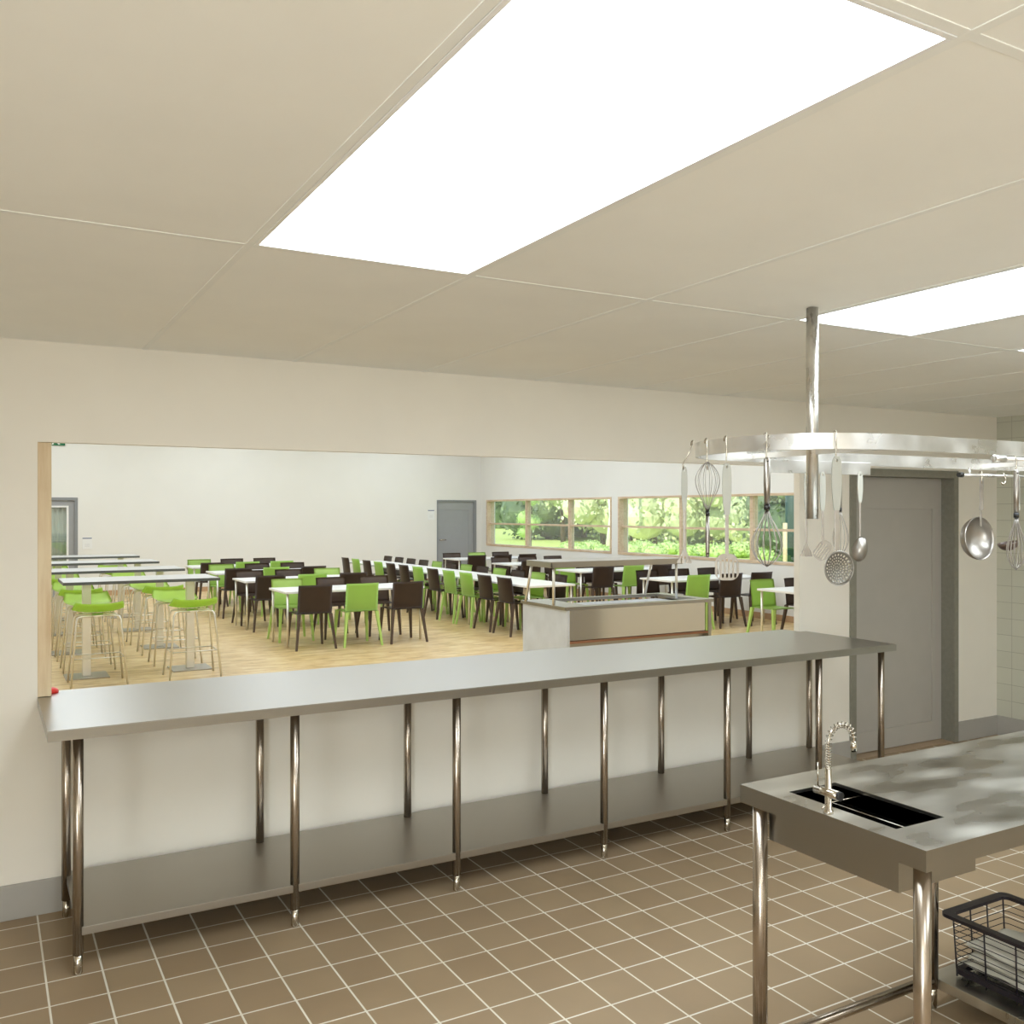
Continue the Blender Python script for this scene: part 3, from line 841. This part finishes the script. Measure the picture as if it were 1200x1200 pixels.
# big bowl ladle
x, y = place(1150, 2.70)
b_lab = 'white-steel hook on the far rod holding the large ladle'
hook(x, y, zat(x, y, 553), zat(x, y, 566), b_lab)
t = utensil('bowl_ladle', 'large polished bowl ladle hanging in front of the white wall beside the door', 'ladle', x, y, zat(x, y, 560))
zt_ = zat(x, y, 560); zc = zat(x, y, 631)-zt_
b = B(); box(b, -.009, .009, -.002, .002, zc+.13+.0, 0, .001); obj('handle', b, M['utensil'], t)
b = B(); box(b, -.0045, .0045, .003, .006, zc+.055, zc+.15, .001); obj('shaft', b, M['utensil'], t)
b = B(); Rb = .1; pr = [(0, -.075)]+[(Rb*math.sin(a), -.075*math.cos(a)) for a in [PI/2*i/10 for i in range(1, 11)]]+[(Rb-.002, 0)]+[((Rb-.003)*math.sin(a), -.073*math.cos(a)) for a in [PI/2*i/10 for i in range(9, 0, -1)]]+[(0, -.073)]
lathe(b, pr, 40, Matrix.Translation((.004, .02, zc)) @ Matrix.Rotation(math.radians(27), 4, 'Z') @ Matrix.Rotation(math.radians(86), 4, 'X')); obj('bowl', b, M['utensil'], t)
# loose hook
x, y = place(1176, 2.70)
b = B(); tube(b, [(0, 0, .012), (0, -.002, .004), (.006, -.002, -.006), (.009, -.002, -.022), (.006, -.002, -.036), (-.002, -.002, -.043), (-.009, -.002, -.038), (-.010, -.002, -.031)], .0045, 8, radii=[.003, .004, .005, .006, .0055, .005, .0045, .003])
o = obj('s_hook', b, M['chrome'], None, (x, y, zat(x, y, 557))); o.rotation_euler = (0, 0, HANDFACE); tag(o, 'empty curled hook on the far rod in front of the tiled wall', 'hook', 'steel hooks on the utensil rack')
# right edge whisk and ladle
x, y = place(1189, 1.996)
hook(x, y-.004, zat(x, y, 537), zat(x, y, 553), 'slanted hook on the near rod at the right edge of view')
whisk(x, y-.006, zat(x, y, 550), zat(x, y, 668), 'steel whisk with black collar at the right edge of view', R=.031, n=8, fat=1.15)
x, y = place(1193, 2.70)
t = utensil('soup_ladle', 'dark deep ladle hanging behind the rightmost whisk before the tiles', 'ladle', x, y, zat(x, y, 556)); zt_ = zat(x, y, 556)
zb_ = zat(x, y, 640)-zt_
b = B(); box(b, -.008, .008, -.002, .002, -.17, -.001, .001); obj('handle', b, M['handle_grey'], t)
b = B(); box(b, -.004, .004, -.002, .002, zb_+.02, -.17, .001); obj('shaft', b, M['utensil'], t)
b = B(); Rb = .047; pr = [(0, -.04)]+[(Rb*math.sin(a), -.04*math.cos(a)) for a in [PI/2*i/8 for i in range(1, 9)]]+[(Rb-.002, 0)]+[((Rb-.002)*math.sin(a), -.038*math.cos(a)) for a in [PI/2*i/8 for i in range(7, 0, -1)]]+[(0, -.038)]
lathe(b, pr, 28, Matrix.Translation((-.048, 0, zb_+.018)) @ Matrix.Rotation(math.radians(-12), 4, 'Y')); obj('bowl', b, M['brown'], t)

# ------------------------------------------------------------ hall: food counter with canopy
CX0, CX1, CY0, CY1 = 4.49, 6.20, 7.0, 7.80
cc = ((CX0+CX1)/2, (CY0+CY1)/2)
t = thing('serving_counter', 'stainless steel buffet counter with raised canopy standing in the dining hall', 'counter', (cc[0], cc[1], 0))
a0, a1, c0, c1 = CX0-cc[0], CX1-cc[0], CY0-cc[1], CY1-cc[1]
b = B(); slab_holes(b, [(a0, c0), (a1, c0), (a1, c1), (a0, c1)], [[(a0+.28, c0+.10), (a1-.12, c0+.10), (a1-.12, c1-.06), (a0+.28, c1-.06)]], .875, .905); obj('worktop', b, M['steel'], t)
b = B(); box(b, a0+.28, a1-.12, c0+.10, c1-.06, .845, .858); obj('well', b, M['panel_grey'], t)
b = B(); box(b, a0+.02, a0+.05, c0+.01, c1-.01, .02, .875, .002); obj('side_panel', b, M['panel_grey'], t)
b = B(); box(b, a1-.06, a1-.02, c0+.01, c1-.01, .02, .875, .002); obj('side_panel', b, M['steel'], t)
b = B(); box(b, a1-.085, a1-.065, c0+.012, c0+.03, .6, .875); obj('green_strip', b, M['green'], t)
b = B(); box(b, a0+.05, a1-.09, c0+.02, c0+.045, .60, .875, .002); obj('front_panel', b, M['steel_counter'], t)
b = B(); box(b, a0+.05, a1-.06, c0+.01, c0+.06, .575, .595, .002); obj('bottom_strip', b, M['copper'], t)
b = B(); box(b, a0+.05, a1-.06, c0+.08, c1-.05, .02, .84); obj('cabinet_body', b, M['steel_shelf'], t)
K0, K1 = 4.45-cc[0], 5.96-cc[0]
b = B(); box(b, K0, K1, 7.17-cc[1], 7.62-cc[1], 1.285, 1.30, .003); box(b, K0, K1, 7.17-cc[1], 7.185-cc[1], 1.245, 1.29, .003); box(b, K0, K0+.012, 7.17-cc[1], 7.62-cc[1], 1.245, 1.29, .003); obj('canopy', b, M['steel_shelf'], t)
for sx in (4.49, 5.90):
    b = B(); tube(b, [(sx-cc[0], 7.20-cc[1], .905), (sx-cc[0], 7.20-cc[1], 1.285)], .013, 12); obj('post', b, M['hall_metal'], t)
    b = B(); tube(b, [(sx-cc[0]-.0, 7.70-cc[1], .905), (sx-cc[0], 7.58-cc[1], 1.285)], .013, 12); obj('post', b, M['hall_metal'], t)

# ------------------------------------------------------------ hall: dining chairs
def make_chair(kind):
    m = M['green'] if kind == 'green' else M['brown']
    t = thing('dining_chair', '', 'chair')
    hw = .225
    b = B()   # seat, slightly dished
    N = 10; g = []
    for i in range(N+1):
        r = []
        for j in range(N+1):
            u = 2*i/N-1; v = 2*j/N-1
            r.append(b.verts.new((u*hw*(1+.0*v), v*.215, .462-.012*(1-u*u)*(1-v*v)-(.012 if abs(u) > .99 or v > .99 else 0))))
        g.append(r)
    for i in range(N):
        for j in range(N): f = b.faces.new((g[i][j], g[i+1][j], g[i+1][j+1], g[i][j+1])); f.smooth = True
    bmesh.ops.solidify(b, geom=b.faces[:], thickness=.022)
    obj('seat', b, m, t)
    b = B(); g = []; N = 12; K = 10
    for i in range(N+1):
        r = []
        for j in range(K+1):
            u = 2*i/N-1; v = j/K
            y = -.20-.035*v-.012*v*v+.0-.042*(1-u*u)*(.3+.7*v)-(.006*(v > .95))
            r.append(b.verts.new((u*hw*(1-.015*v), y+.02, .450+.372*v)))
        g.append(r)
    for i in range(N):
        for j in range(K): f = b.faces.new((g[i][j], g[i+1][j], g[i+1][j+1], g[i][j+1])); f.smooth = True
    bmesh.ops.solidify(b, geom=b.faces[:], thickness=.016)
    obj('backrest', b, m, t)
    for s in (-1, 1):
        for (y0, y1, x1) in ((.195, .225, .232), (-.195, -.262, .258)):
            b = B()
            top = (s*.205, y0, .452); bot = (s*x1, y1, 0)
            vs = []
            for (p, w) in ((bot, .0125), (((top[0]*.6+bot[0]*.4), top[1]*.6+bot[1]*.4, .27), .0165), (top, .021)):
                vs.append([b.verts.new((p[0]+a*w, p[1]+c*w, p[2])) for a, c in ((-1, -1), (1, -1), (1, 1), (-1, 1))])
            for a, c in zip(vs, vs[1:]):
                for k in range(4): b.faces.new((a[k], a[(k+1) % 4], c[(k+1) % 4], c[k]))
            b.faces.new(list(reversed(vs[0]))); b.faces.new(vs[-1])
            obj('leg', b, m, t)
    return t
proto = {'G': make_chair('green'), 'D': make_chair('dark')}
used = {'G': False, 'D': False}
cname = {'G': 'bright green chair,', 'D': 'dark brown chair,'}
def chair(c, x, y, rz, label, group):
    lab = cname[c]+' '+label
    if not used[c]:
        used[c] = True; o = proto[c]; o.location = (x, y, 0); o.rotation_euler = (0, 0, rz); o['label'] = lab; o['group'] = group
    else: dup(proto[c], (x, y, 0), rz, lab, group)

# tables
def make_table(L, Wd, z=.728):
    t = thing('dining_table', '', 'table')
    b = B(); box(b, -L/2, L/2, -Wd/2, Wd/2, z-.028, z, .004); obj('tabletop', b, M['white_lam'], t)
    for sx in (-1, 1):
        for sy in (-1, 1):
            b = B(); tube(b, [(sx*(L/2-.045), sy*(Wd/2-.045), 0), (sx*(L/2-.045), sy*(Wd/2-.045), z-.028)], .016, 10); obj('leg', b, M['hall_metal'], t)
    return t
ORD = ['front', 'second', 'third', 'rearmost']
tabA = make_table(1.94, .78)
LAB = ['nearest', 'second', 'third', 'farthest']
POS = ['left', 'middle', 'right']
rowsA = [(12.25, 'DGD', 'GDD'), (14.38, 'DGD', 'DDG'), (16.38, 'DGD', 'GDD'), (18.35, 'DGG', 'GDD')]
for i, (yc, near, far) in enumerate(rowsA):
    xc = 4.33
    lab = 'white rectangular dining table on slim legs, %s row of the left block' % LAB[i]
    if i == 0: tabA.location = (xc, yc, 0); tabA['label'] = lab; tabA['group'] = 'white dining tables'
    else: dup(tabA, (xc, yc, 0), 0, lab, 'white dining tables')
    for j in range(3):
        x = 3.36+(.325, .955, 1.60)[j]
        chair(near[j], x, yc-.40, 0, 'near side, %s seat, at the %s table of the left block' % (POS[j], LAB[i]), 'chairs at the left block of tables')
        chair(far[j], x, yc+.43, PI, 'far side, %s seat, at the %s table of the left block' % (POS[j], LAB[i]), 'chairs at the left block of tables')
for i in range(4):
    yc = 11.22+1.83*(i+.5)
    dup(tabA, (6.935, yc, 0), PI/2, 'white dining table, %s of the four joined into the long central run' % ['nearest', 'second', 'third', 'farthest'][i], 'white dining tables')
ordn = ['nearest', 'second', 'third', 'fourth', 'fifth', 'sixth', 'seventh', 'eighth', 'ninth', 'tenth', 'eleventh', 'farthest']
left = 'DGDGDDGDGGDD'[::-1]; right = 'DDDDGDGDGDGD'[::-1]
for i in range(12):
    y = 11.70+.612*i
    chair(left[i], 6.69, y, -PI/2, '%s on the left side of the long central tables' % (ordn[i] if i in (0, 11) else ordn[i]+' from near end'), 'chairs along the long central table')
    chair(right[i], 7.20, y+.05, PI/2, '%s on the right side of the long central tables' % (ordn[i] if i in (0, 11) else ordn[i]+' from near end'), 'chairs along the long central table')
rowsC = [(8.93, '', 'GDD'), (11.37, 'GDD', 'DDD'), (13.82, 'DGD', 'GDD'), (16.25, 'DDD', 'DDD'), (18.55, 'DDD', 'DGD')]
LC = ['nearest', 'second', 'third', 'fourth', 'farthest']
for i, (yc, near, far) in enumerate(rowsC):
    dx = .12 if i == 0 else .02
    dup(tabA, (9.86+dx, yc, 0), 0, 'white dining table beside the window wall, %s row of the right block' % LC[i], 'white dining tables')
    for j in range(3):
        x = 8.87+dx+(.36, 1.0, 1.62)[j]
        if near: chair(near[j], x, yc-.38, 0, 'near side, %s seat, at the %s table of the window block' % (POS[j], LC[i]), 'chairs at the window tables')
        chair(far[j], x, yc+.42, PI, 'far side, %s seat, at the %s table of the window block' % (POS[j], LC[i]), 'chairs at the window tables')

# ------------------------------------------------------------ bar tables and stools
t = thing('bar_table', '', 'bar table', group='grey bar tables')
b = B(); box(b, -.775, .775, -.37, .37, 1.008, 1.03, .002)
bb = b
o = obj('tabletop', b, M['bar_top'], t)
b = B()
for (p0, p1, q0, q1) in ((-.78, .78, -.375, -.370), (-.78, .78, .370, .375), (-.78, -.775, -.37, .37), (.775, .78, -.37, .37)): box(b, p0, p1, q0, q1, .998, 1.028)
obj('edge_band', b, M['bar_edge'], t)
for s in (-1, 1):
    b = B(); box(b, s*.53-.042, s*.53+.042, -.042, .042, .012, 1.008, .004); obj('post', b, M['hall_metal'], t)
    b = B(); box(b, s*.53-.21, s*.53+.21, -.20, .20, 0, .012, .002); obj('base_plate', b, M['steel_shelf'], t)
bar = t
s = thing('bar_stool', '', 'stool', group='green bar stools')
b = B(); N = 16; g = []
for i in range(N+1):
    r = []
    for j in range(N+1):
        u = 2*i/N-1; v = 2*j/N-1
        k = 1-.10*abs(v)**3; kk = 1-.12*abs(u)**3
        z = .728+.034*abs(u)**3+.102*max(0, -v)**2.0*(1-.12*u*u)-.015*max(0, v)**2
        r.append(b.verts.new((u*.245*k, v*.19*kk-.02*max(0, -v)**2, z)))
    g.append(r)
for i in range(N):
    for j in range(N): f = b.faces.new((g[i][j], g[i+1][j], g[i+1][j+1], g[i][j+1])); f.smooth = True
bmesh.ops.solidify(b, geom=b.faces[:], thickness=.022)
obj('seat', b, M['stool_green'], s)
for sy, fy in ((-1, -.20), (1, .20)):
    for sx in (-1, 1):
        b = B(); tube(b, [(sx*.04, sy*.11, .700), (sx*.15, sy*.115, .700), (sx*.19, sy*.12, .690), (sx*.205, sy*.125, .66), (sx*.262, fy, 0)], .0105, 8); obj('leg', b, M['hall_metal'], s)
b = B(); tube(b, [(-.232, -.165, .28), (.232, -.165, .28), (.232, .165, .28), (-.232, .165, .28)], .006, 6, closed=True); obj('footrest', b, M['hall_metal'], s)
b = B(); box(b, -.05, .05, -.12, .12, .695, .708); obj('seat_bracket', b, M['hall_metal'], s)
firstb = True; firsts = True
for i, yc in enumerate((10.93, 12.87, 14.87, 16.85)):
    lab = 'grey-topped bar table with two square steel posts, %s of four' % LAB[i]
    if i == 0: bar.location = (1.49, yc, 0); bar['label'] = lab
    else: dup(bar, (1.47, yc, 0), 0, lab, 'grey bar tables')
    for j, x in enumerate((1.02, 1.95)):
        for sd, dy, rz in (('near', -.50, 0), ('far', .52, PI)):
            lab = 'lime green bar stool on the %s side, %s place, of the %s bar table' % (sd, ('left', 'right')[j], LAB[i])
            if firsts: s.location = (x, yc+dy, 0); s['label'] = lab; firsts = False
            else: dup(s, (x, yc+dy, 0), rz, lab, 'green bar stools')

# ------------------------------------------------------------ notices and exit sign
def notice(x0, x1, z0, z1, label):
    t = thing('notice', label, 'notice', ((x0+x1)/2, HY1, (z0+z1)/2)); w_, h_ = (x1-x0)/2, (z1-z0)/2
    b = B(); box(b, -w_, w_, -.012, 0, -h_, h_, .002); obj('board', b, M['paper'], t)
    b = B(); box(b, -w_+.004, w_-.004, -.0135, -.012, h_*.82, h_-.004); obj('header_strip', b, M['blue'], t)
    b = B()
    for k in range(3): box(b, -w_*.5, w_*.5, -.013, -.012, -.02-k*.022, -.014-k*.022)
    obj('text_lines', b, M['paper_grey'], t)
notice(1.80, 1.985, .975, 1.215, 'small white notice with blue header beside the curtained door')
notice(9.65, 9.83, 1.56, 1.80, 'small white notice with blue header left of the grey hall door')
t = thing('exit_sign', 'green emergency exit sign with white arrow high on the hall wall', 'sign', (1.22, HY1, 3.222))
b = B(); box(b, -.26, .255, -.03, 0, -.105, .105, .003); obj('sign_board', b, M['exit_green'], t)
b = B()
mr = Matrix.Translation((0, -.031, 0)) @ Matrix.Rotation(PI/2, 4, 'X')
b2 = B(); slab_holes(b2, [(-.14, .075), (-.075, .01), (-.105, .01), (-.105, -.03), (-.075, -.03), (-.14, -.095), (-.205, -.03), (-.175, -.03), (-.175, .01), (-.205, .01)][::1], [], 0, .002)
b2.free(); b.free()
b = B(); slab_holes(b, [(-.155, .085), (-.125, .085), (-.125, -.02), (-.085, -.02), (-.14, -.095), (-.195, -.02), (-.155, -.02)], [], 0, .002, mr); obj('arrow', b, M['paper'], t)
b = B(); slab_holes(b, [(.0, -.09), (.035, -.09), (.06, -.035), (.10, -.05), (.135, -.09), (.165, -.075), (.11, -.02), (.09, .005), (.115, .03), (.15, .015), (.16, .03), (.115, .055), (.06, .05), (.02, .02), (.03, .005), (.06, .02), (.045, -.02)], [], 0, .002, mr)
lathe(b, [(.022, 0), (.022, .002)], 16, Matrix.Translation((.1, -.031, .078)) @ Matrix.Rotation(PI/2, 4, 'X')); obj('running_figure', b, M['paper'], t)

# ------------------------------------------------------------ outdoors
b = B(); box(b, HX1+.25, 170, -30, 160, -.3, -.05); o = obj('lawn', b, M['grass']); o['kind'] = 'structure'

def leafmass(b, c, rad, n, size, rnd):
    for _ in range(n):
        th = rnd.uniform(0, 2*PI); cz = rnd.uniform(-1, 1); sr = math.sqrt(1-cz*cz); rr = rnd.uniform(.6, 1.0)
        p = Vector((c[0]+rad[0]*rr*sr*math.cos(th), c[1]+rad[1]*rr*sr*math.sin(th), c[2]+rad[2]*rr*cz))
        a = Vector((rnd.uniform(-1, 1), rnd.uniform(-1, 1), rnd.uniform(-1, 1))).normalized(); q = a.orthogonal().normalized(); w_ = a.cross(q)
        s_ = size*rnd.uniform(.6, 1.3)
        vs = [b.verts.new(p+q*s_), b.verts.new(p+w_*s_*.6), b.verts.new(p-q*s_), b.verts.new(p-w_*s_*.6)]
        b.faces.new(vs)

def at(u, d):
    s, c = math.sin(FW), math.cos(FW); k = (u-600)/1100*d
    return s*d+c*k, c*d-s*k

def tree(u, d, h, r, leaf, label, trunk='bark', seed=0, base=.25, group='trees beyond the lawn', nleaf=3200, name='tree', cat='tree'):
    x, y = at(u, d); rnd = random.Random(seed)
    t = thing(name, label, cat, (x, y, -.05), group=group)
    b = B(); tube(b, [(0, 0, 0), (.1*r*rnd.uniform(-1, 1), 0, h*.3), (.15*r*rnd.uniform(-1, 1), 0, h*.65)], .2, 8, radii=[.035*h*.6, .028*h*.6, .015*h*.6]); obj('trunk', b, M[trunk], t)
    b = B(); nb = 14
    for i in range(nb):
        a = rnd.uniform(0, 2*PI); q = rnd.uniform(0, .62)*r; hz = h*(base+(1-base)*rnd.uniform(.12, .85)); rr = r*rnd.uniform(.38, .6)
        c = (q*math.cos(a), q*math.sin(a), hz)
        ico = bmesh.ops.create_icosphere(b, subdivisions=2, radius=1)['verts']
        for v in ico: v.co = Vector((c[0]+v.co.x*rr*.72, c[1]+v.co.y*rr*.72, c[2]+v.co.z*rr*.66))
        leafmass(b, c, (rr, rr, rr*.9), nleaf//nb, .055*r*.8, rnd)
    obj('crown', b, M[leaf], t, recalc=False)

kind = {'leaf_a': 'mid green leafy', 'leaf_b': 'pale yellow-green leafy', 'leaf_c': 'dark green dense', 'leaf_d': 'bright green leafy'}
spec = [(560, 110, 12, 9, 'leaf_c', 'dense dark tree at the far end of the lawn, furthest left window pane'),
        (590, 112, 13, 8, 'leaf_a', 'mid green tree at the far lawn edge seen in the leftmost pane'),
        (608, 105, 12, 7, 'leaf_c', 'dark green tree beside the first mullion at the far lawn edge'),
        (620, 46, 6, .9, 'leaf_d', 'slender bright green tree just right of the first mullion'),
        (642, 62, 9, 4, 'leaf_c', 'dark tree in the middle pane of the left window'),
        (660, 56, 8, 3.2, 'leaf_b', 'pale rounded tree behind the middle pane of the left window'),
        (684, 66, 9, 4.6, 'leaf_c', 'dark tree behind the right pane of the left window'),
        (706, 52, 8, 3.0, 'leaf_b', 'pale birch-like tree at the right end of the left window'),
        (742, 60, 9, 4.5, 'leaf_a', 'mid green tree at the left end of the right window'),
        (766, 48, 8, 3.1, 'leaf_b', 'pale yellow-green tree in the first pane of the right window'),
        (800, 58, 9, 4.5, 'leaf_a', 'mid green tree behind the forks in the right window'),
        (832, 46, 8, 3.2, 'leaf_b', 'pale tree behind the upside-down whisk'),
        (862, 54, 9, 4.2, 'leaf_a', 'mid green tree behind the wide turner'),
        (888, 40, 7, 2.4, 'leaf_b', 'pale tree just left of the last mullion of the right window'),
        (925, 34, 7, 3.0, 'leaf_c', 'dark green tree in the last pane of the right window')]
for i, (u, d, h, r, lf, lab) in enumerate(spec):
    tree(u, d, h, r, lf, lab, 'bark', seed=20+i, base=.0 if lf != 'leaf_b' else .04)
# white birch trunk
x, y = at(713, 44); b = B(); tube(b, [(0, 0, 0), (.12, -.1, 1.6), (.0, 0, 3.4), (-.2, .2, 6)], .12, 10, radii=[.16, .13, .1, .05])
tag(obj('birch_trunk', b, M['birch'], None, (x, y, -.05)), 'slim white birch trunk seen at the right end of the left window', 'tree')
# hedge rows behind: individually clipped bushes
bi = 0
for i, (u, d, r) in enumerate([(668, 41, .5), (681, 38, .5), (692, 41, .55), (704, 38, .45), (737, 37, .6), (753, 40, .6), (767, 36, .55), (784, 39, .6), (806, 36, .5), (824, 38, .5), (843, 35, .6), (868, 37, .6), (893, 33, .5)]):
    x, y = at(u, d); rnd = random.Random(80+i); b = B()
    ico = bmesh.ops.create_icosphere(b, subdivisions=2, radius=1)['verts']
    for v in ico: v.co = Vector((v.co.x*r*.85, v.co.y*r*.85, r*.45+v.co.z*r*.5))
    leafmass(b, (0, 0, r*.5), (r, r, r*.6), 420, .06, rnd)
    o = obj('bush', b, M['leaf_d'], None, (x, y, -.05), recalc=False)
    tag(o, 'low bright green bush on the lawn, %s from the left of the bushes outside' % ['first', 'second', 'third', 'fourth', 'fifth', 'sixth', 'seventh', 'eighth', 'ninth', 'tenth', 'eleventh', 'twelfth', 'last'][i], 'bush', 'low bushes outside the windows')
# dense hedge closing the view
b = B(); rnd = random.Random(5); pts = []
for i in range(120):
    u = 540+i*3.6; d = 118 if u < 622 else 74
    x, y = at(u, d); hh_ = (11 if d > 100 else 8)*rnd.uniform(.85, 1.15)
    ico = bmesh.ops.create_icosphere(b, subdivisions=2, radius=1)['verts']
    for v in ico: v.co = Vector((x+v.co.x*2.6, y+v.co.y*2.6, hh_*.5+v.co.z*hh_*.55-.3))
    leafmass(b, (x, y, hh_*.5-.2), (2.9, 2.9, hh_*.58), 130, .3, rnd)
o = obj('woodland_edge', b, M['leaf_c'], recalc=False); o['kind'] = 'stuff'; tag(o, 'dense dark woodland closing the view behind the lawn', 'woodland')
# canopy post and rail outside at the right
x, y = at(929, 22); b = B(); tube(b, [(0, 0, 0), (0, 0, 2.3), (0, 0, 2.42), (0, 0, 2.45)], .16, 16, radii=[.17, .17, .12, .02]); tag(obj('bollard', b, M['pipe_green'], None, (x, y, -.05)), 'dark green rounded post outside the last window pane', 'post')
x, y = at(920, 21.5); b = B(); tube(b, [(0, 0, 0), (0, 0, 1.55)], .05, 10); tag(obj('timber_post', b, M['wood_post'], None, (x, y, -.05)), 'thin pale post outside left of the dark green post', 'post')
